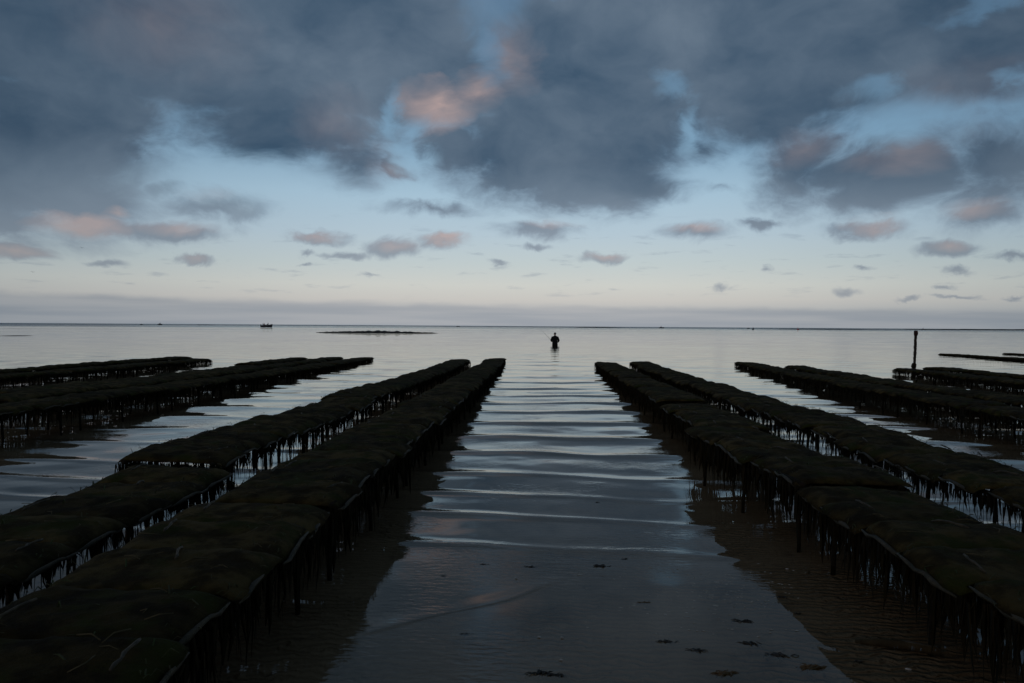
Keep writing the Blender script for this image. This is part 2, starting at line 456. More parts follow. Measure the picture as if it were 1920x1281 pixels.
chop = n.v('SUBTRACT', n.noise(n.xyz(n.m('MULTIPLY', px_, 0.35), n.m('MULTIPLY', py_, 1.4), 5.0), 1.0, 3.0, 0.6, color=True), (0.5, 0.5, 0.5))
chop = n.v('MULTIPLY', chop, (0.14, 0.60, 0.0))
laneN = n.ss(n.noise(n.xyz(n.m('MULTIPLY', px_, 0.0016), n.m('MULTIPLY', n.m('LOGARITHM', n.m('MAXIMUM', dist, 1.0), 2.718), 3.4), 0.0), 1.0, 4.0, 0.6), 0.42, 0.62)
chop_amt = n.m('MULTIPLY', n.ss(dist, 18, 160, 0.0, 1.0), n.m('ADD', 0.35, n.m('MULTIPLY', laneN, n.ss(dist, 60, 300, 0.0, 1.0))))
chop_amt = n.m('ADD', chop_amt, n.ss(dist, 200, 1200, 0.0, 2.2))
WN = n.v('NORMALIZE', n.v('ADD', bn.outputs[0], n.v('SCALE', chop, scale=chop_amt)))
# wind lanes far out: smoother and rougher water in long streaks across the view
lane = n.noise(n.xyz(n.m('MULTIPLY', px_, 0.0016), n.m('MULTIPLY', n.m('LOGARITHM', n.m('MAXIMUM', dist, 1.0), 2.718), 3.4), 0.0), 1.0, 4.0, 0.6)
lane = n.ss(lane, 0.46, 0.62)
rough = n.m('ADD', 0.015, n.m('MULTIPLY', lane, n.ss(dist, 70, 350, 0.0, 0.20)))
rough = n.m('ADD', rough, n.ss(dist, 300, 1500, 0.0, 0.30))
gl = n.node('ShaderNodeBsdfGlossy'); gl.inputs['Color'].default_value = (0.93, 0.915, 0.89, 1)
n.put(gl.inputs['Roughness'], rough); n.put(gl.inputs['Normal'], WN)
tr = n.node('ShaderNodeBsdfTransparent'); tr.inputs['Color'].default_value = (0.86, 0.81, 0.70, 1)
fr = n.node('ShaderNodeFresnel'); n.put(fr.inputs['IOR'], n.lin_(geo.outputs['Backfacing'], 0, 1, 1.333, 0.75))   # same reflectance from below
n.put(fr.inputs['Normal'], WN)
mx = n.node('ShaderNodeMixShader')
n.put(mx.inputs[0], fr.outputs[0]); n.put(mx.inputs[1], tr.outputs[0]); n.put(mx.inputs[2], gl.outputs[0])
out = [x for x in nt.nodes if x.type == 'OUTPUT_MATERIAL'][0]
nt.links.new(mx.outputs[0], out.inputs[0])
water = sheet('sea_water', np.array(rs), mw_, wave_z, 0.0042, R(4))
tag(water, kind='structure', label='calm shallow sea with low swell lines between the oyster tables')

ms_, n, b = material('wet_sand', 0.85, 0.1)
t = n.node('ShaderNodeNewGeometry').outputs['Position']
sx, sy, sz = n.sep(t)
c = n.mix(n.noise(t, 1.4, 6.0, 0.6), (0.205, 0.154, 0.114, 1), (0.32, 0.250, 0.192, 1))
c = n.mix(n.ss(n.noise(t, 9.0, 6.0, 0.65), 0.55, 0.75), c, (0.14, 0.105, 0.085, 1))
wv = n.node('ShaderNodeTexWave', bands_direction='Y'); wv.inputs['Scale'].default_value = 5.0
wv.inputs['Distortion'].default_value = 9.0; wv.inputs['Detail'].default_value = 3; wv.inputs['Detail Scale'].default_value = 1.6
n.put(wv.inputs['Vector'], t)
rip = n.m('MULTIPLY', wv.outputs['Fac'], n.ss(n.noise(t, 0.9, 2.0), 0.40, 0.60, 0.15, 1.0))
c = n.mix(n.m('MULTIPLY', n.m('SUBTRACT', 1.0, wv.outputs['Fac']), 0.28), c, (0.105, 0.082, 0.064, 1))
n.put(b.inputs['Base Color'], c)
bn2 = n.node('ShaderNodeBump'); bn2.inputs['Strength'].default_value = 1.0; bn2.inputs['Distance'].default_value = 0.028
n.put(bn2.inputs['Height'], n.m('ADD', rip, n.m('MULTIPLY', n.noise(t, 45.0, 4.0, 0.7), 0.35)))
n.put(b.inputs['Normal'], bn2.outputs[0])
def sand_z(X, Y, RR):
    z = bed_z(Y)
    return z + 0.008 * np.sin(X * 1.9 + Y * .7) * np.sin(Y * 1.3 - X * .4 + 1) * np.clip((Y - 1) / 4, 0.2, 1)
brs = np.concatenate([np.arange(0.3, 12, 0.12), np.geomspace(12, 40000, 60)])
bed = sheet('sand_bed', brs, ms_, sand_z, 0.03, R(6))
tag(bed, kind='structure', label='brown sand under the shallow water')

# ------------------------------------------------------------------ oyster bags and trestle tables
BAG_L, BAG_W = 0.80, 0.505
def bag_mesh(seed, nx=22, ny=12):
    off = Vector((seed * 3.17, seed * 1.31, seed * .77))
    L = BAG_L * (1 + 0.03 * math.sin(seed * 5)); W = BAG_W
    vs, fs = [], []
    top = {}; bot = {}
    for i in range(nx + 1):
        u = -1 + 2 * i / nx
        for j in range(ny + 1):
            v = -1 + 2 * j / ny
            p = Vector((u * L / 2, v * W / 2, 0)) + off
            w1 = mnoise.noise(p * 2.6); w2 = mnoise.noise(p * 8); w3 = mnoise.noise(p * 22)
            x = u * L / 2 * (1 + 0.03 * mnoise.noise(Vector((0, v * 2, seed)))) + 0.02 * w2 * abs(u) ** 3
            y = v * W / 2 * (1 + 0.05 * mnoise.noise(Vector((u * 3, 0, seed + 5)))) + 0.012 * w2
            th = max(0, 1 - abs(v) ** 5) ** 0.7 * max(0, 1 - abs(u) ** 7) ** 0.5
            droop = -0.034 * max(0, (abs(u) - 0.72) / 0.28) ** 1.7
            z = 0.029 * th * (1 + 0.5 * w1) + 0.008 * w2 * (0.3 + th) + 0.007 * w3 + droop
            inner = 0 < i < nx and 0 < j < ny
            top[i, j] = len(vs); vs.append((x, y, z))
            if inner:
                bot[i, j] = len(vs); vs.append((x, y, -0.025 * th + droop * 0.9 + 0.008 * w2))
            else: bot[i, j] = top[i, j]
    for i in range(nx):
        for j in range(ny):
            fs.append((top[i, j], top[i + 1, j], top[i + 1, j + 1], top[i, j + 1]))
            q = (bot[i, j], bot[i, j + 1], bot[i + 1, j + 1], bot[i + 1, j])
            if len(set(q)) == 4: fs.append(q)
    return vs, fs

NV = 8
bag_src = [bag_mesh(s + 1) for s in range(NV)]
bag_near = [mesh('oyster_bag', v, f, M_BAG) for v, f in bag_src]
bag_low_src = [bag_mesh(s + 1, 8, 5) for s in range(NV)]

def strap_mesh(seed):
    mb = MB(); random.seed(seed)
    x0 = random.uniform(-.3, .3); k = random.uniform(-.12, .12)
    pts = []
    v0 = random.uniform(-.9, .1); v1 = v0 + random.uniform(.5, 1.0)
    for i in range(7):
        v = v0 + (v1 - v0) * i / 6
        pts.append((x0 + k * v + random.uniform(-.006, .006), v * BAG_W * .46, 0.048 - 0.03 * abs(v) ** 4))
    mb.tube(pts, [0.005 + 0.002 * (i % 2) for i in range(7)], 5)
    return mb.data('strap', M_STRAP)
def rim_mesh(seed, side):
    mb = MB(); random.seed(seed)
    pts = []
    for i in range(7):
        v = -1 + 2 * i / 6
        pts.append((side * (BAG_L / 2 - 0.004 + random.uniform(-.006, .006)), v * BAG_W * .48, -0.032 + random.uniform(-.014, .008)))
    mb.tube(pts, [0.004, .010, .012, .011, .009, .010, .004], 6, jit=.35)
    return mb.data('closure_bar', M_RIM)
def tuft_mesh(seed):
    mb = MB(); random.seed(seed)
    for k in range(26):
        side = random.choice((-1, 1)) if random.random() < .6 else 0
        if side: x = side * random.uniform(.32, .41); y = random.uniform(-.25, .25)
        else: x = random.uniform(-.37, .37); y = random.uniform(-.26, .26)
        zz = 0.030 * (1 - abs(y / .275) ** 8) ** .6 - 0.06 * max(0, (abs(x) / .40 - .72) / .28) ** 1.7
        a = random.uniform(0, 6.28); l = random.uniform(.02, .065)
        d = Vector((math.cos(a), math.sin(a), 0)); up = random.uniform(.1, .6)
        p = Vector((x, y, zz))
        mb.blade([p, p + d * l * .5 + Vector((0, 0, l * up)), p + d * l + Vector((0, 0, l * up * .4))], random.uniform(.002, .005), Vector((0, 0, 1)))
    return mb.data('weed_tuft', M_TUFT)
def twig_mesh(seed):
    mb = MB(); random.seed(seed)
    for k in range(6):
        x, y = random.uniform(-.34, .34), random.uniform(-.24, .24); a = random.gauss(0, .8); l = random.uniform(.02, .12)
        d = Vector((math.cos(a), math.sin(a), 0)); b_ = Vector((-d.y, d.x, 0)) * random.uniform(-.02, .02)
        p = Vector((x, y, .040))
        mb.tube([p, p + d * l * .5 + b_ + Vector((0, 0, .006)), p + d * l], random.uniform(.0012, .0032), 4)
    return mb.data('twig_litter', M_TWIG)
M_TWIG = noisy('pale_twigs', (0.085, 0.065, 0.032, 1), (0.04, 0.032, 0.014, 1), 20, 0.8, 0.2)
twigs = [twig_mesh(700 + k) for k in range(6)]
straps = [strap_mesh(100 + k) for k in range(5)]
rims = {s: [rim_mesh(200 + k + s, s) for k in range(3)] for s in (-1, 1)}
tufts = [tuft_mesh(300 + k) for k in range(5)]

TL = 3.0
def rail_mesh(x):
    mb = MB(); random.seed(int(x * 100) + 50)
    mb.tube([(x, -TL / 2 + TL * i / 12, random.uniform(-.006, .006)) for i in range(13)], 0.016, 6, jit=.25)
    return mb.data('rail', M_IRON)
def cross_mesh():
    mb = MB(); random.seed(3)
    mb.tube([(-.345, 0, -.012), (-.17, 0, -.02), (0, 0, -.016), (.17, 0, -.02), (.345, 0, -.012)], 0.014, 6, jit=.2)
    return mb.data('crossbar', M_IRON)
def leg_mesh(x, seed):
    mb = MB(); random.seed(seed); s = 1 if x > 0 else -1
    mb.tube([(x, 0, -.004), (x + s * .015, 0, -.06), (x + s * .02 + random.uniform(-.01, .01), random.uniform(-.02, .02), -.25), (x + s * .03, 0, -.46), (x + s * .035, 0, -.62)],
            [.012, .015, .017, .014, .012], 6, jit=.3)
    return mb.data('leg', M_IRON)
def fringe_mesh(side, seed):
    """weed hanging from one long side of a table"""
    mb = MB(); random.seed(seed)
    y = -TL / 2
    while y < TL / 2:
        clump = mnoise.noise(Vector((y * 2.2, seed * 1.7, side))) * .5 + .5
        l = random.uniform(.04, .13) + random.random() ** 2.2 * .30 * (0.4 + clump)
        x = side * random.uniform(.32, .40); z0 = random.uniform(-.05, -.01)
        dx, dy = random.uniform(-.02, .02), random.uniform(-.03, .03)
        w_ = random.uniform(.0016, .0045) if random.random() < .85 else random.uniform(.008, .018)
        pts = [Vector((x, y, z0)), Vector((x + dx * .4, y + dy * .3, z0 - l * .4)), Vector((x + dx * .6, y + dy, z0 - l * .75)), Vector((x + dx, y + dy * 1.2, z0 - l))]
        mb.blade(pts, w_, Vector((1, 0, 0)) if random.random() < .5 else Vector((0, 1, 0)))
        if random.random() < .05:      # a strand that loops back up
            y2 = y + random.uniform(.06, .18); mid = Vector((x, (y + y2) / 2, z0 - l * .8))
            mb.blade([Vector((x, y, z0)), mid.lerp(Vector((x, y, z0)), .4) - Vector((0, 0, .02)), mid, Vector((x, y2, z0)).lerp(mid, .4) - Vector((0, 0, .02)), Vector((x, y2, z0))], .003, Vector((1, 0, 0)))
        y += random.uniform(.006, .030) * (1.5 - clump * .8)
    for k in range(34):                # shaggy tufts close under the bags
        yy = random.uniform(-TL / 2, TL / 2)
        for q in range(9):
            l = random.uniform(.04, .13)
            p = Vector((side * random.uniform(.30, .39), yy + random.gauss(0, .04), -.01))
            mb.blade([p, p + Vector((0, random.uniform(-.01, .01), -l * .6)), p + Vector((0, random.uniform(-.02, .02), -l))], random.uniform(.006, .014), Vector((1, 0, 0)))
    return mb.data('weed_fringe', M_WEED)
def under_mesh(seed, n=380, lmax=.38):
    mb = MB(); random.seed(seed)
    for k in range(n):
        x = random.choice((-1, 1)) * .36 * random.random() ** .6; y = random.uniform(-TL / 2, TL / 2); l = random.uniform(.06, lmax)
        p = Vector((x, y, -.02))
        mb.blade([p, p + Vector((random.uniform(-.02, .02), 0, -l * .6)), p + Vector((random.uniform(-.02, .02), random.uniform(-.03, .03), -l))],
                 random.uniform(.004, .022), Vector((0, 1, 0)) if k % 2 else Vector((1, 0, 0)))
    return mb.data('weed_curtain', M_WEED)
rail_m = {s: rail_mesh(.33 * s) for s in (-1, 1)}
cross_m = cross_mesh()
leg_m = {s: [leg_mesh(.23 * s, 60 + k + s) for k in range(3)] for s in (-1, 1)}
fringe_m = {s: [fringe_mesh(s, 400 + k * 2 + s) for k in range(4)] for s in (-1, 1)}
under_m = [under_mesh(500 + k) for k in range(3)]
under_light = [under_mesh(520 + k, 130, .24) for k in range(3)]

ORD = ['first', 'second', 'third', 'fourth', 'fifth', 'sixth', 'seventh', 'eighth', 'ninth', 'tenth', 'eleventh', 'twelfth']
# rows: (description, [(Y, X centre)], nearest Y, farthest Y, skipped tables)
ROWS = [
    ('first row left of the channel', [(0, -1.52), (2.6, -1.54), (5, -1.57), (12, -1.66), (21, -1.82), (32, -1.95)], 1.15, 32.2),
    ('second row left of the channel', [(0, -2.60), (5.5, -2.62), (5.9, -2.76), (9.4, -2.80), (9.8, -2.94), (18, -3.02), (31, -3.22)], 1.6, 31.3),
    ('third row left of the channel', [(0, -7.3), (11, -7.35), (18, -7.45), (33, -7.55)], 8.6, 33.2),
    ('fourth row left of the channel', [(0, -8.4), (33, -8.85)], 10.6, 33.4),
    ('fifth row left of the channel', [(0, -9.5), (33, -10.15)], 12.4, 32.4),
    ('near row of far left pair', [(0, -12.6), (31, -13.1)], 16.0, 30.0),
    ('back row of far left pair', [(0, -14.4), (33, -15.1)], 19.2, 32.6),
    ('first row right of the channel', [(0, 2.12), (5.3, 2.06), (8.4, 1.90), (8.7, 2.24), (12, 2.18), (29, 2.16)], 1.9, 29.4),
    ('second row right of the channel', [(0, 3.26), (8, 3.26), (16, 3.40), (29, 3.48)], 1.2, 29.4),
    ('third row right of the channel', [(0, 6.75), (12, 6.85), (20, 7.1), (31, 7.65)], 8.6, 31.0),
    ('fourth row right of the channel', [(0, 7.85), (20, 8.15), (28, 8.6)], 10.2, 27.6),
    ('near row behind the wooden post', [(0, 11.4), (27, 11.8)], 16.6, 26.6),
    ('back row behind the wooden post', [(0, 13.0), (28, 13.4)], 18.4, 27.9),
    ('near row of far right pair', [(0, 21.5), (50, 23.0)], 33.0, 46.6),
    ('back row of far right pair', [(0, 25.6), (50, 27.6)], 37.4, 48.5),
]
def rx(pts, y): return float(np.interp(y, [p[0] for p in pts], [p[1] for p in pts]))

tables, bags = [], []
random.seed(11)
for ri, (desc, pts, y0, y1) in enumerate(ROWS):
    n_t = max(1, int(round((y1 - y0) / 3.08)))
    ends = [y1 - k * 3.08 for k in range(n_t + 1)]      # far end kept exactly, counted towards the camera
    ends = sorted(ends)
    step_z = [0.0] * (n_t + 1)
    if ri == 7:        # a gap in this row, the nearer stretch standing a little higher
        ends = [-0.75, 2.30, 5.33] + [9.05 + 3.35 * k for k in range(6)] + [0]
        n_t = 9
        step_z = [-.02, -.018, .005, -.035, -.01] + [0] * 8
    if ri == 4: step_z = [-.07] * (n_t - 2) + [0, 0, 0]
    if ri == 1:        # stepped tables
        ends = [-.45, 2.62, 5.74, 8.84, 11.92, 15.0, 18.08, 21.16, 24.24, 27.32, 0]; n_t = 10
        step_z = [0, -.01, .03, .02, .03, 0, 0, .01, 0, 0, 0]
    jig = 0.035 if ri in (0, 7) else 0.07
    for ti in range(n_t):
        ya = ends[ti] + 0.03; yb = ya + TL
        yc = (ya + yb) / 2
        jx = random.uniform(-jig, jig); jz = random.uniform(-.014, .014) * (1 if ri else .5); yaw = random.uniform(-.012, .012)
        xa, xb = rx(pts, ya), rx(pts, yb)
        xc = rx(pts, yc) + jx
        yaw += -math.atan2(xb - xa, TL)
        far_awash = -0.05 if ri >= 13 else -0.045 if ri in (2, 3, 4, 5, 6, 9, 10, 11, 12) else 0
        ha, hb = top_h(ya), top_h(yb)
        hz = (ha + hb) / 2 - 0.060 + jz + far_awash + step_z[ti]
        pit = math.atan2(hb - ha, TL) + random.uniform(-.004, .004)
        roll = random.uniform(-.02, .02)
        mwt = Matrix.Translation((xc, yc, hz)) @ Matrix.Rotation(yaw, 4, 'Z') @ Matrix.Rotation(pit, 4, 'X') @ Matrix.Rotation(roll, 4, 'Y')
        tables.append((ri, ti, n_t, mwt, desc))
        for bi in range(6):
            yb_ = -TL / 2 + 0.25 + bi * 0.5
            up = 1 if random.random() < .5 else 1
            mb_ = mwt @ Matrix.Translation((random.uniform(-.045, .045), yb_ + random.uniform(-.015, .015), 0.030 + random.uniform(-.008, .008))) \
                @ Matrix.Rotation(random.uniform(-.07, .07), 4, 'Z') @ Matrix.Rotation(random.uniform(.025, .085) * up, 4, 'X') @ Matrix.Rotation(random.uniform(-.03, .03), 4, 'Y')
            bags.append((mb_.translation.length, ri, ti, bi, n_t, mb_, desc))

def ordinal(i, n):
    if n == 1: return 'only'
    return ('nearest' if i == 0 else 'farthest' if i == n - 1 else ORD[i] + ' nearest' if i < n / 2 + 1 else (ORD[n - 1 - i] + ' farthest'))

for ri, ti, n_t, mwt, desc in tables:
    o = link('trestle_table', None, mw=mwt)
    o.empty_display_size = .3
    tag(o, f'{ordinal(ti, n_t)} weed-hung iron trestle table, {desc}', 'oyster table', 'iron trestle tables under the oyster bags')
    k = ri * 7 + ti
    for s in (-1, 1):
        link('rail', rail_m[s], o)
        link('weed_fringe', fringe_m[s][(k * 3 + s) % 4], o)['kind'] = 'stuff'
        for q, yy in enumerate((-1.25, 0, 1.25)):
            link('leg', leg_m[s][q], o, loc=(0, yy, 0))
    for s in (-1, 1):      # weed across the short ends
        e_ = link('weed_fringe', fringe_m[1][(k + s) % 4], o, loc=(0, s * 1.13, 0), rot=(0, 0, s * math.pi / 2)); e_.scale = (1, .25, 1); e_['kind'] = 'stuff'
    for yy in (-1.25, 0, 1.25):
        link('crossbar', cross_m, o, loc=(0, yy, 0))
    link('weed_curtain', (under_m if ri in (0, 7) else under_light)[k % 3], o)['kind'] = 'stuff'
    if ri in (0, 7): link('weed_curtain', under_m[(k + 1) % 3], o, rot=(0, 0, math.pi))['kind'] = 'stuff'

bags.sort(key=lambda b_: b_[0])
rest_v, rest_f = [], []
BORD = ['nearest', 'second', 'third', 'fourth', 'fifth', 'farthest']
for idx, (dd, ri, ti, bi, n_t, mwb, desc) in enumerate(bags):
    k = (idx * 5 + bi) % NV
    if idx < 300:
        o = link('oyster_bag', bag_near[k], mw=mwb)
        tag(o, f'{BORD[bi]} weedy oyster bag on the {ordinal(ti, n_t)} table, {desc}', 'oyster bag', 'flat mesh oyster bags on the tables')
        if idx < 110:
            if random.random() < .75: link('strap', straps[idx % 5], o)
            side = 1 if mwb.translation.x < 0 else -1
            link('closure_bar', rims[side][idx % 3], o)
            link('weed_tuft', tufts[idx % 5], o)['kind'] = 'stuff'
            link('twig_litter', twigs[idx % 6], o)['kind'] = 'stuff'
    else:
        vs, fs = bag_low_src[k]; base = len(rest_v)
        rest_v += [mwb @ Vector(v) for v in vs]
        rest_f += [tuple(base + i for i in f) for f in fs]
if rest_v:
    o = link('oyster_bag', mesh('oyster_bag_far', rest_v, rest_f, M_BAG))
    tag(o, 'distant weedy oyster bags lying along the farthest tables', 'oyster bags', kind='stuff')

# ------------------------------------------------------------------ wooden post
p = ground(1713.5, 693)
def post():
    root = link('wooden_post', None, loc=p)
    tag(root, 'upright shell-crusted wooden post standing in the water on the right', 'post')
    H = (693 - 628.5) / F * p.length * 1.0
    mb = MB(); random.seed(5)
    pts = [(0.05 * t, 0, -0.6 + (H + .6) * t) for t in np.linspace(0, 1, 26)]
    mb.tube(pts, [0.043 + random.uniform(-.005, .007) for _ in pts], 10, jit=.12)
    link('shaft', mb.data('shaft', M_POST), root)
    mb = MB()
    for k in range(120):
        t = random.random() ** 1.0; a = random.uniform(0, 6.28)
        z = H * t; r = .043
        mb.ball((0.05 * (z + .6) / (H + .6) + r * math.cos(a), r * math.sin(a), z), random.uniform(.010, .022), 1, .3)
    c = link('shell_crust', mb.data('shell_crust', M_POST), root); c['kind'] = 'stuff'
    mb = MB(); mb.tube([(0.046, 0, H - .16), (0.05, 0, H - .1), (.052, 0, H - .02), (.052, 0, H + .02)], [.060, .070, .068, .045], 10, jit=.1)
    link('cap', mb.data('cap', noisy('red_brown_cap', (0.06, 0.022, 0.020, 1), (0.03, 0.015, 0.013, 1), 9, .8, .2)), root)
    mb = MB(); mb.tube([(0, 0, .03), (0.0, 0, .10), (.01, 0, .20), (.012, 0, .24)], [.07, .085, .08, .05], 10, jit=.2)
    link('weed_collar', mb.data('weed_collar', M_WEED), root)
post()

# ------------------------------------------------------------------ people
def skin_body(name, joints, edges, radii, mat, parent=None, loc=None, root=0, sub=2, mw=None):
    me = bpy.data.meshes.new(name)
    me.from_pydata(joints, edges, [])
    o = bpy.data.objects.new(name + '_tmp', me); COL.objects.link(o)
    sk = o.modifiers.new('s', 'SKIN'); sk.use_smooth_shade = True
    sv = me.skin_vertices[0].data
    for v, r in zip(sv, radii): v.radius = r if isinstance(r, tuple) else (r, r)
    for i, v in enumerate(sv): v.use_root = (i == root)
    ss_ = o.modifiers.new('u', 'SUBSURF'); ss_.levels = sub; ss_.render_levels = sub
    dg = bpy.context.evaluated_depsgraph_get()
    me2 = bpy.data.meshes.new_from_object(o.evaluated_get(dg))
    bpy.data.objects.remove(o)
    me2.materials.clear(); me2.materials.append(mat)
    me2.shade_smooth()
    return link(name, me2, parent, loc, mw=mw)

def hand(parent, c, d, mat=M_SKIN):
    """small closed hand: palm and five bent fingers round a grip at c, forearm direction d"""
    J = [Vector(c), Vector(c) + d * .05, Vector(c) + d * .09]
    js = [tuple(v) for v in J]; es = [(0, 1), (1, 2)]; rd = [(.022, .03), (.028, .042), (.022, .040)]
    side = d.cross(Vector((0, 0, 1))).normalized()
    nrm = side.cross(d)
    for k in range(4):
        b0 = len(js); o_ = side * (k - 1.5) * .019
        ln = (.042, .048, .045, .036)[k]
        a = J[2] + o_; b_ = a + d * ln * .5 - nrm * .012; c_ = b_ - nrm * .028 + d * .004; e_ = c_ - d * .020 - nrm * .004
        js += [tuple(a), tuple(b_), tuple(c_), tuple(e_)]
        es += [(2, b0), (b0, b0 + 1), (b0 + 1, b0 + 2), (b0 + 2, b0 + 3)]; rd += [.010, .009, .0085, .008]
    b0 = len(js); a = J[0] + side * .03 + d * .02; b_ = a + side * .018 + d * .03 - nrm * .01; c_ = b_ - side * .014 + d * .022 - nrm * .018
    js += [tuple(a), tuple(b_), tuple(c_)]; es += [(0, b0), (b0, b0 + 1), (b0 + 1, b0 + 2)]; rd += [.012, .011, .0095]
    return skin_body('hand', js, es, rd, mat, parent, sub=1)

def head_mesh(parent, c, yaw=0.0, mat=M_SKIN):
    bm = bmesh.new(); bmesh.ops.create_uvsphere(bm, u_segments=24, v_segments=18, radius=1)
    for v in bm.verts:
        x, y, z = v.co
        sx_, sy_, sz_ = .078, .098, .118
        if z < -0.2: k = 1 + (z + .2) * .35; x *= k; y *= (1 + (z + .2) * .12)
        f = math.exp(-((x / .16) ** 2 + ((z + .08) / .18) ** 2)) if y > 0 else 0
        y2 = y * sy_ + f * .022
        e = sum(math.exp(-(((x - s * .38) / .16) ** 2 + ((z - .12) / .12) ** 2)) for s in (-1, 1)) if y > 0 else 0
        y2 -= e * .008
        mo = math.exp(-((x / .28) ** 2 + ((z + .48) / .05) ** 2)) if y > 0 else 0
        y2 -= mo * .004
        v.co = (x * sx_, y2, z * sz_)
    me = bpy.data.meshes.new('head'); bm.to_mesh(me); bm.free()
    me.materials.append(mat); me.shade_smooth()
    h = link('head', me, parent, loc=c, rot=(0, 0, yaw))
    for s in (-1, 1):
        mb = MB(); mb.ball((s * .080, -.005, -.005), .030, 2, 0, (.35, .65, 1))
        link('ear', mb.data('ear', mat), h)
        mb = MB(); mb.ball((s * .029, .088, .014), .012, 1)
        link('eye', mb.data('eye', M_GREY), h)
    return h

# angler standing thigh-deep with his back to the shore
pa = ground(1040.5, 646.8)
ang = link('person', None, loc=(pa.x, pa.y, 0.0), rot=(0, 0, R(4)))
ang.scale = (1.12, 1.1, 1.05)
tag(ang, 'person in dark waders and grey cap fishing waist-deep out beyond the channel', 'person')
S = -0.86
js = [(0, 0, S + .98), (0, .01, S + 1.12), (0, .015, S + 1.30), (0, -.01, S + 1.46), (0, .01, S + 1.55), (0, .02, S + 1.60),
      (-.10, 0, S + .92), (-.13, .03, S + .50), (-.15, -.02, S + .10), (-.15, .12, S + .03),
      (.10, 0, S + .92), (.14, -.02, S + .50), (.16, .02, S + .10), (.16, .16, S + .03),
      (-.19, .0, S + 1.42), (-.27, -.02, S + 1.17), (-.20, .22, S + 1.12),
      (.19, .0, S + 1.42), (.28, -.03, S + 1.17), (.20, .20, S + 1.05)]
es = [(0, 1), (1, 2), (2, 3), (3, 4), (4, 5), (0, 6), (6, 7), (7, 8), (8, 9), (0, 10), (10, 11), (11, 12), (12, 13),
      (3, 14), (14, 15), (15, 16), (3, 17), (17, 18), (18, 19)]
rd = [(.19, .14), (.19, .14), (.21, .15), (.17, .12), (.075, .075), (.06, .06), .12, .10, .075, .06, .12, .10, .075, .06,
      .095, .078, .055, .095, .078, .055]
skin_body('body', js, es, rd, M_COAT, ang)
head_mesh(ang, (0, .02, S + 1.69))
mb = MB(); mb.ball((0, .01, S + 1.735), .098, 2, 0, (.88, 1.05, .80)); mb.tube([(0, .09, S + 1.735), (0, .17, S + 1.725)], [.06, .045], 8)
link('cap', mb.data('cap', M_CAP), ang)
hand(ang, (-.195, .25, S + 1.115), Vector((.25, .96, .05)).normalized())
hand(ang, (.195, .23, S + 1.045), Vector((-.25, .96, .05)).normalized())
mb = MB(); mb.box((0.02, -.17, S + 1.15), (.20, .09, .24)); link('creel_bag', mb.data('creel_bag', M_COAT, False), ang)
# rod held up and out to the left
rod = link('fishing_rod', None, loc=(0, 0, 0))
tag(rod, 'thin fishing rod slanting up to the left from the angler', 'fishing rod')
hp = Vector((pa.x - .19, pa.y + .27, S + 1.10))
tip = at_dist(1012, 616.5, pa.y + 1.6)
mb = MB(); mb.tube([hp - (tip - hp) * .12, hp.lerp(tip, .25)], [.016, .012], 6); link('handle', mb.data('handle', M_ROD), rod)
mb = MB(); mb.tube([hp.lerp(tip, t) + Vector((0, 0, .10 * t * (1 - t))) for t in (.25, .4, .6, .8, 1)], [.012, .010, .008, .006, .004], 5); link('blank', mb.data('blank', M_ROD), rod)
mb = MB(); mb.ball(tuple(hp + Vector((0, 0, -.05))), .035, 1, 0, (1, .7, 1)); link('reel', mb.data('reel', M_GREY), rod)

def seated(parent_loc, yaw, mat, label, seatz, sc=1.0):
    r = link('person', None, loc=parent_loc, rot=(0, 0, yaw)); r.scale = (sc,) * 3
    tag(r, label, 'person')
    z = seatz
    js = [(0, 0, z + .08), (0, .02, z + .28), (0, .05, z + .46), (0, .07, z + .57), (0, .08, z + .62),
          (-.11, .08, z + .06), (-.14, .46, z + .10), (-.14, .48, z - .34), (-.14, .60, z - .38),
          (.11, .08, z + .06), (.14, .46, z + .10), (.14, .48, z - .34), (.14, .60, z - .38),
          (-.19, .05, z + .44), (-.25, .14, z + .22), (-.14, .36, z + .20), (.19, .05, z + .44), (.25, .14, z + .22), (.14, .36, z + .20)]
    es = [(0, 1), (1, 2), (2, 3), (3, 4), (0, 5), (5, 6), (6, 7), (7, 8), (0, 9), (9, 10), (10, 11), (11, 12), (2, 13), (13, 14), (14, 15), (2, 16), (16, 17), (17, 18)]
    rd = [(.17, .13), (.17, .12), (.17, .11), .07, .055, .10, .075, .055, .05, .10, .075, .055, .05, .08, .06, .045, .08, .06, .045]
    skin_body('body', js, es, rd, mat, r)
    head_mesh(r, (0, .09, z + .72))
    mb = MB(); mb.ball((0, .07, z + .765), .10, 2, 0, (.85, 1.0, .72)); link('cap', mb.data('cap', M_COAT), r)
    hand(r, (-.13, .38, z + .20), Vector((.2, .97, 0)).normalized()); hand(r, (.13, .38, z + .20), Vector((-.2, .97, 0)).normalized())
    return r

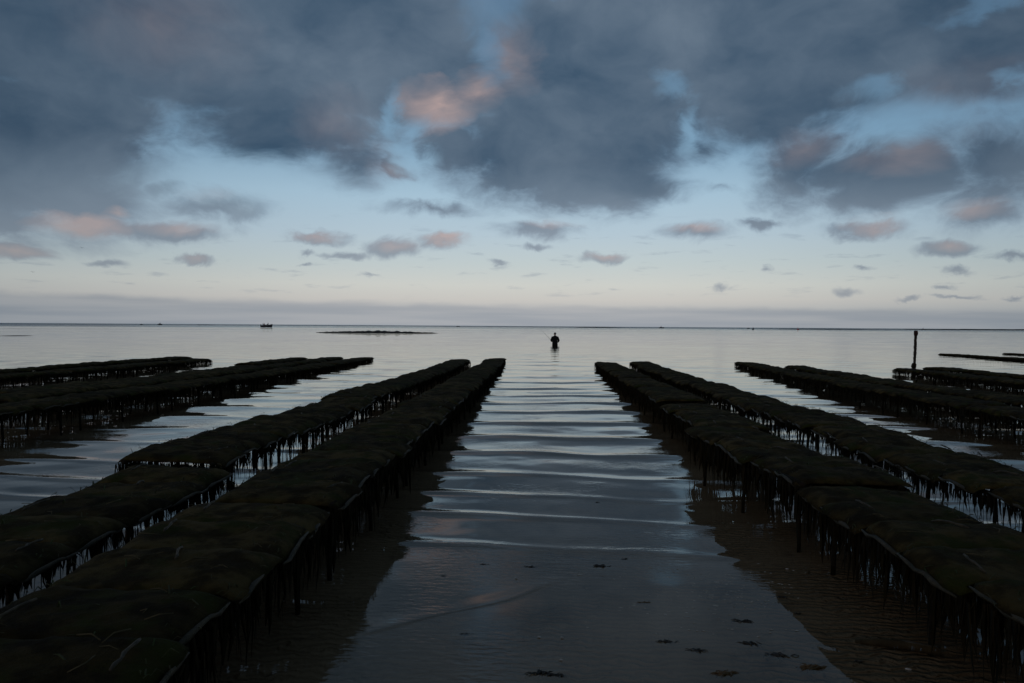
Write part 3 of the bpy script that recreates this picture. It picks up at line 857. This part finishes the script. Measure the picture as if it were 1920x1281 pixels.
# ------------------------------------------------------------------ boats
def hull_mesh(L, B, Hd, name, mat, sheer=.45):
    """open hull: bow towards +X, double skin"""
    st_, pr = 13, 7
    vs, fs = [], []
    for lay, (ins, up) in enumerate(((0, 0), (.05, .06))):
        for i in range(st_ + 1):
            t = i / st_
            x = -L / 2 + L * t
            bw = B / 2 * (1 - max(0, (t - .45) / .55) ** 2.2) * (1 if t > .15 else .9 + t * .66)
            bw = max(bw - ins, 0.01); sh = Hd * (1 + sheer * max(0, (t - .4) / .6) ** 2)
            for j in range(pr):
                s = j / (pr - 1); a = (s - .5) * math.pi
                yy = math.sin(a) * bw * (abs(math.sin(a)) ** -.35 if abs(math.sin(a)) > 1e-3 else 1)
                k = abs(s - .5) * 2
                z = -.12 + up + (sh + .12 - up) * k ** 2.1
                vs.append((x + (k ** 1.2) * L * .07 * max(0, (t - .6) / .4), yy, z))
    n1_ = (st_ + 1) * pr
    for lay in (0, 1):
        for i in range(st_):
            for j in range(pr - 1):
                a = lay * n1_ + i * pr + j; q = (a, a + pr, a + pr + 1, a + 1)
                fs.append(q if lay == 0 else q[::-1])
    for i in range(st_):
        for j in (0, pr - 1):
            a = i * pr + j; fs.append((a, a + n1_, a + n1_ + pr, a + pr))
    for i in (0, st_):
        fs.append(tuple(i * pr + j for j in range(pr)))
        fs.append(tuple(n1_ + i * pr + j for j in range(pr)))
    return mesh(name, vs, fs, mat)

pb = ground(499.5, 613.7)
bs = pb.length / F * 20 / 5.1
boat = link('fishing_boat', None, loc=pb, rot=(0, 0, R(4)))
boat.scale = (bs, bs, bs * 1.35)
tag(boat, 'small dark open boat carrying people near the horizon on the left', 'boat')
link('hull', hull_mesh(5.0, 1.7, .62, 'hull', M_HULL, .75), boat)
mb = MB(); mb.tube([(-2.45, .80, .62), (-1, .85, .62), (.4, .83, .64), (1.4, .62, .75), (2.3, .22, 1.02)], .04, 6)
mb.tube([(-2.45, -.80, .62), (-1, -.85, .62), (.4, -.83, .64), (1.4, -.62, .75), (2.3, -.22, 1.02)], .04, 6)
link('gunwale', mb.data('gunwale', M_GREY), boat)
for x in (-1.4, 0.0, 1.1):
    mb = MB(); mb.box((x, 0, .36), (.26, 1.3, .05)); link('thwart', mb.data('thwart', M_PLANK, False), boat)
mb = MB(); mb.box((-2.62, 0, .72), (.26, .34, .46)); mb.tube([(-2.62, 0, .5), (-2.66, 0, -.3)], .06, 6)
link('outboard_motor', mb.data('outboard_motor', M_HULL), boat)
for sgn in (-1, 1):
    mb = MB(); mb.tube([(.6, sgn * .7, .68), (-.6, sgn * 1.5, .9)], .03, 5); link('oar', mb.data('oar', M_GREY), boat)
bw_ = boat.matrix_basis
seated(bw_ @ Vector((-1.5, -.2, 0)), R(-86), M_COAT, 'person in dark coat sitting at the stern of the small boat', .80, bs * 1.2)
seated(bw_ @ Vector((.85, 0, 0)), R(94), M_COAT, 'person in dark coat and cap sitting towards the bow', .85, bs * 1.25)
seated(bw_ @ Vector((-1.05, .35, 0)), R(-80), M_RED, 'person in a red jacket sitting beside the stern passenger', .72, bs * 1.2)

FAR_BOATS = [(300, 607.4, 9, 3, 'faint small boat on the horizon left of the crewed boat'), (265, 607.0, 5, 2, 'tiniest faint speck of a boat at the far left horizon'),
             (858.5, 611.0, 6, 3, 'tiny boat on the horizon above the left mussel bank'), (1116, 613.2, 6, 3, 'tiny boat beside the left tip of the low dark bank'),
             (1240, 613.8, 9, 3, 'small grey boat right of the low dark bank'), (1403, 614.7, 5, 2.5, 'tiny boat just left of the dark buoy'),
             (1731, 615.9, 7, 3, 'tiny boat above the dark shore right of the post')]
for (px, py, wpx, hpx, lab) in FAR_BOATS:
    q = at_dist(px, py, 900.0); q.z = 0.0
    s = q.length / F * wpx / 5.0
    o = link('distant_boat', None, loc=q, rot=(0, 0, R(random.uniform(-20, 20)))); o.scale = (s,) * 3
    tag(o, lab, 'boat')
    link('hull', hull_mesh(5.0, 1.8, .8, 'hull', M_HULL), o)
    mb = MB(); mb.box((-.3, 0, 1.15), (1.3, 1.2, 1.0)); link('wheelhouse', mb.data('wheelhouse', M_GREY, False), o)
    mb = MB(); mb.tube([(.3, 0, 1.6), (.3, 0, 2.6)], .08, 5); link('mast', mb.data('mast', M_HULL), o)

for (px, py, mat, lab) in [(1412, 618.3, M_HULL, 'small dark buoy floating near the right horizon'),
                           (1496, 618.8, noisy('red_buoy', (.5, .02, .03, 1), (.35, .02, .02, 1), 4, .5, .4), 'small red buoy floating near the right horizon')]:
    q = ground(px, py); s = q.length / F * 4.6 / 1.0
    o = link('buoy', None, loc=q); tag(o, lab, 'buoy'); o.scale = (s,) * 3
    mb = MB(); mb.tube([(0, 0, -.2), (0, 0, .05), (0, 0, .35), (0, 0, .5)], [.25, .42, .38, .15], 12); link('float', mb.data('float', mat), o)
    mb = MB(); mb.tube([(0, 0, .4), (0, 0, 1.0)], [.07, .05], 6); link('marker', mb.data('marker', mat), o)

# ------------------------------------------------------------------ banks and far flats
def bank(px0, px1, pyb, hpx, mat, name, label, lumps=1.0, depth=6.0, seed=0, nx=90, ny=10):
    a = ground(px0, pyb); b_ = ground(px1, pyb + (px1 - px0) * 0.0055)
    ax = (b_ - a); Ln = ax.length; ax.normalize(); nr_ = Vector((-ax.y, ax.x, 0))
    if nr_.y < 0: nr_ = -nr_
    H = a.length / F * hpx
    vs, fs = [], []
    for i in range(nx + 1):
        t = i / nx
        e = math.sin(math.pi * t) ** .45
        for j in range(ny + 1):
            s = j / ny
            pr = math.sin(math.pi * s)
            nz = mnoise.noise(Vector((t * nx * .35, s * 3, seed))) ; n2_ = mnoise.noise(Vector((t * nx * .9, s * 7, seed + 9)))
            z = H * (e * pr * (.85 + .35 * nz + .25 * n2_ * lumps) - .12 - .25 * (1 - e))
            q = a + ax * (Ln * t) + nr_ * (depth * s * (.5 + .5 * e) + depth * .15 * nz)
            vs.append((q.x, q.y, z))
    for i in range(nx):
        for j in range(ny):
            k = i * (ny + 1) + j; fs.append((k, k + ny + 1, k + ny + 2, k + 1))
    return tag(link(name, mesh(name, vs, fs, mat)), label, kind='structure')
bank(583, 828, 624.0, 4.6, M_ROCK, 'mussel_bank', 'low dark mussel bank left of the angler', 1.5, 5, 1)
bank(1096, 1192, 614.6, 1.6, M_FLAT, 'mud_flat', 'thin dark flat on the horizon behind the angler', .6, 60, 2)
bank(1505, 1712, 617.9, 1.6, M_FLAT, 'mud_flat', 'thin dark strip of shore on the horizon left of the post', .3, 80, 3)
bank(1700, 2300, 618.6, 2.9, M_FLAT, 'mud_flat', 'dark strip of shore along the right horizon', .3, 110, 4, nx=140)
bank(380, 412, 609.6, .8, M_FLAT, 'mud_flat', 'faint thin shoal under the left horizon', .3, 60, 5)
bank(-20, 32, 630.2, .7, M_ROCK, 'mussel_bank', 'faint awash bank at the left edge of the sea', 1, 5, 6)

# ------------------------------------------------------------------ small things on the sand
def weed_clump(px, py, size, label, seed, mat, nb=16, flat=.5):
    size *= .72
    random.seed(seed)
    q = ground(px, py, 0.0)
    mb = MB(); axis = random.gauss(0, .25); nb = int(nb * 1.9)
    for k in range(nb):
        a = axis + random.gauss(0, .38) + (math.pi if random.random() < .5 else 0); l = size * random.uniform(.35, 1)
        d = Vector((math.cos(a), math.sin(a) * .8, 0)); c0 = Vector((random.gauss(0, size * .38), random.gauss(0, size * .10), random.uniform(-.006, .002)))
        up = size * flat * random.uniform(.05, .4)
        mb.blade([c0, c0 + d * l * .33 + Vector((0, 0, up)), c0 + d * l * .66 + Vector((0, random.gauss(0, size * .15), up * .8)), c0 + d * l + Vector((0, random.gauss(0, size * .2), -.004))],
                 random.uniform(.005, .013) * size / .08, Vector((0, 0, 1)))
    o = link('seaweed_clump', mb.data('seaweed_clump', mat), loc=(q.x, q.y, -0.001))
    tag(o, label, 'seaweed', 'seaweed scraps stranded on the wet sand')
M_DW = noisy('dark_seaweed', (0.008, 0.008, 0.006, 1), (0.018, 0.013, 0.008, 1), 20, .5, .4)
M_YW = noisy('tawny_seaweed', (0.10, 0.055, 0.02, 1), (0.05, 0.035, 0.012, 1), 20, .6, .3)
CL = [(995, 1063, .045, 'small dark seaweed scrap with raised tips in mid channel', 0), (1126, 1062, .07, 'loose dark seaweed scrap right of mid channel', 0),
      (1171, 1048, .035, 'small dark seaweed scrap nearest the little shore wave on the right', 0), (872, 1189, .035, 'lone dark scrap of seaweed on the left part of the sand', 0),
      (832, 1080, .03, 'tiny dark seaweed scrap near the left tables', 0), (905, 1058, .04, 'thin flat seaweed scrap beside the channel centre', 0),
      (1015, 1262, .07, 'dark seaweed scrap at the bottom centre, left of a pair', 0), (1046, 1266, .05, 'dark seaweed scrap at the bottom centre, right of a pair', 0),
      (1395, 1165, .07, 'long flat dark seaweed scrap on the rippled sand', 0), (1253, 1203, .06, 'dark seaweed strip on the rippled sand, left of two', 0),
      (1303, 1219, .055, 'knotted dark seaweed on the rippled sand, right of two', 0), (1405, 1206, .075, 'dark curled seaweed strip above the tawny clump', 0),
      (1462, 1228, .075, 'dark ragged seaweed trailing towards the tawny clump', 0), (1522, 1251, .085, 'tawny bushy seaweed clump at lower right', 1),
      (1610, 1240, .035, 'round dark seaweed lump right of the tawny clump', 0), (1360, 1262, .08, 'greenish thin seaweed scrap at the bottom edge', 1),
      (1463, 1119, .05, 'flat dark scrap below the right hand tables', 0), (1207, 1130, .045, 'small brown seaweed scrap right of centre sand', 1),
      (1497, 1150, .03, 'small dark bit of weed beside the right shade line', 0), (1120, 942, .03, 'tiny dark scrap floating between the small waves', 0)]
for k, (px, py, sz, lab, tw) in enumerate(CL):
    weed_clump(px, py, sz, lab, 900 + k, M_YW if tw else M_DW, 26 if tw else 16, .35)

random.seed(77)
mb = MB()
for k in range(230):
    t = random.random()
    px = random.gauss(1360, 55) if t < .6 else random.uniform(1080, 1500); py = random.gauss(1112, 24) if t < .6 else random.uniform(1060, 1200)
    q = ground(px, min(py, 1270), 0.0012)
    r = random.uniform(.001, .006) if random.random() < .9 else random.uniform(.006, .012)
    m_ = 7; base = len(mb.v)
    ring = [(r * random.uniform(.5, 1.3) * math.cos(6.283 * i / m_) * 1.8, r * random.uniform(.5, 1.2) * math.sin(6.283 * i / m_)) for i in range(m_)]
    for (x, y) in ring: mb.v.append(Vector((q.x + x, q.y + y, 0.0005)))
    mb.v.append(Vector((q.x, q.y, .003)))
    for i in range(m_): mb.f.append((base + i, base + (i + 1) % m_, base + m_))
tag(link('foam', mb.data('foam', M_FOAM)), 'scattered scum flecks floating over the sand at right', 'foam', kind='stuff')

def shell(px, py, s, label, z=0.004):
    q = ground(px, py, z)
    mb = MB(); mb.ball((0, 0, 0), s, 2, .06, (1.4, .8, .45))
    o = link('shell', mb.data('shell', M_SHELL), loc=(q.x, q.y, z), rot=(0, 0, R(-25)))
    tag(o, label, 'shell', 'pale shells on the sand')
shell(1703, 1255, .010, 'white shell at the lower right edge of the sand')
shell(1011, 1194, .006, 'small pale shell on the sand at the centre')
shell(1052, 1237, .006, 'small pale shell near the bottom seaweed pair')
shell(1054, 1195, .006, 'small pale shell right of the centre sand shell')
shell(1476, 1067, .008, 'pinkish shell beside the right shade line')
shell(968, 1083, .006, 'tiny yellowish shell by the thin seaweed scrap')

# half buried plank and a pale stick under the right tables
a = ground(1640, 1200, -.02); b_ = ground(1765, 1222, -.02)
mb = MB(); ax = (b_ - a)
mb.tube([a - ax * .3 + Vector((0, 0, -.028)), a + ax * .1 + Vector((0, 0, -.006)), a + ax * .5, b_], [.012, .020, .024, .022], 7, jit=.15)
tag(link('plank', mb.data('plank', M_PLANK)), 'half-buried pale length of timber in the shallow water at lower right', 'timber')

# ------------------------------------------------------------------ two gulls
for (px, py, lab, sc) in ((153.5, 465, 'small dark gull flying under the left clouds', 1.0), (61.5, 510.5, 'tiny pale gull flying low at the far left', .9)):
    q = at_dist(px, py, 150)
    g_ = link('gull', None, loc=q, rot=(0, R(8), R(40))); g_.scale = (sc * .7,) * 3
    tag(g_, lab, 'gull', 'gulls in the sky')
    mb = MB(); mb.tube([(0, -.28, 0), (0, -.18, .0), (0, 0, 0), (0, .16, .01), (0, .22, .02), (0, .28, .01)], [.012, .04, .065, .045, .035, .006], 8)
    link('body', mb.data('body', M_BIRD), g_)
    for s in (-1, 1):
        mb = MB(); mb.blade([(s * .04, .04, .02), (s * .28, .07, .14), (s * .48, .02, .12), (s * .68, -.08, .04)], .085, Vector((0, 0, 1)))
        link('wing', mb.data('wing', M_BIRD), g_)
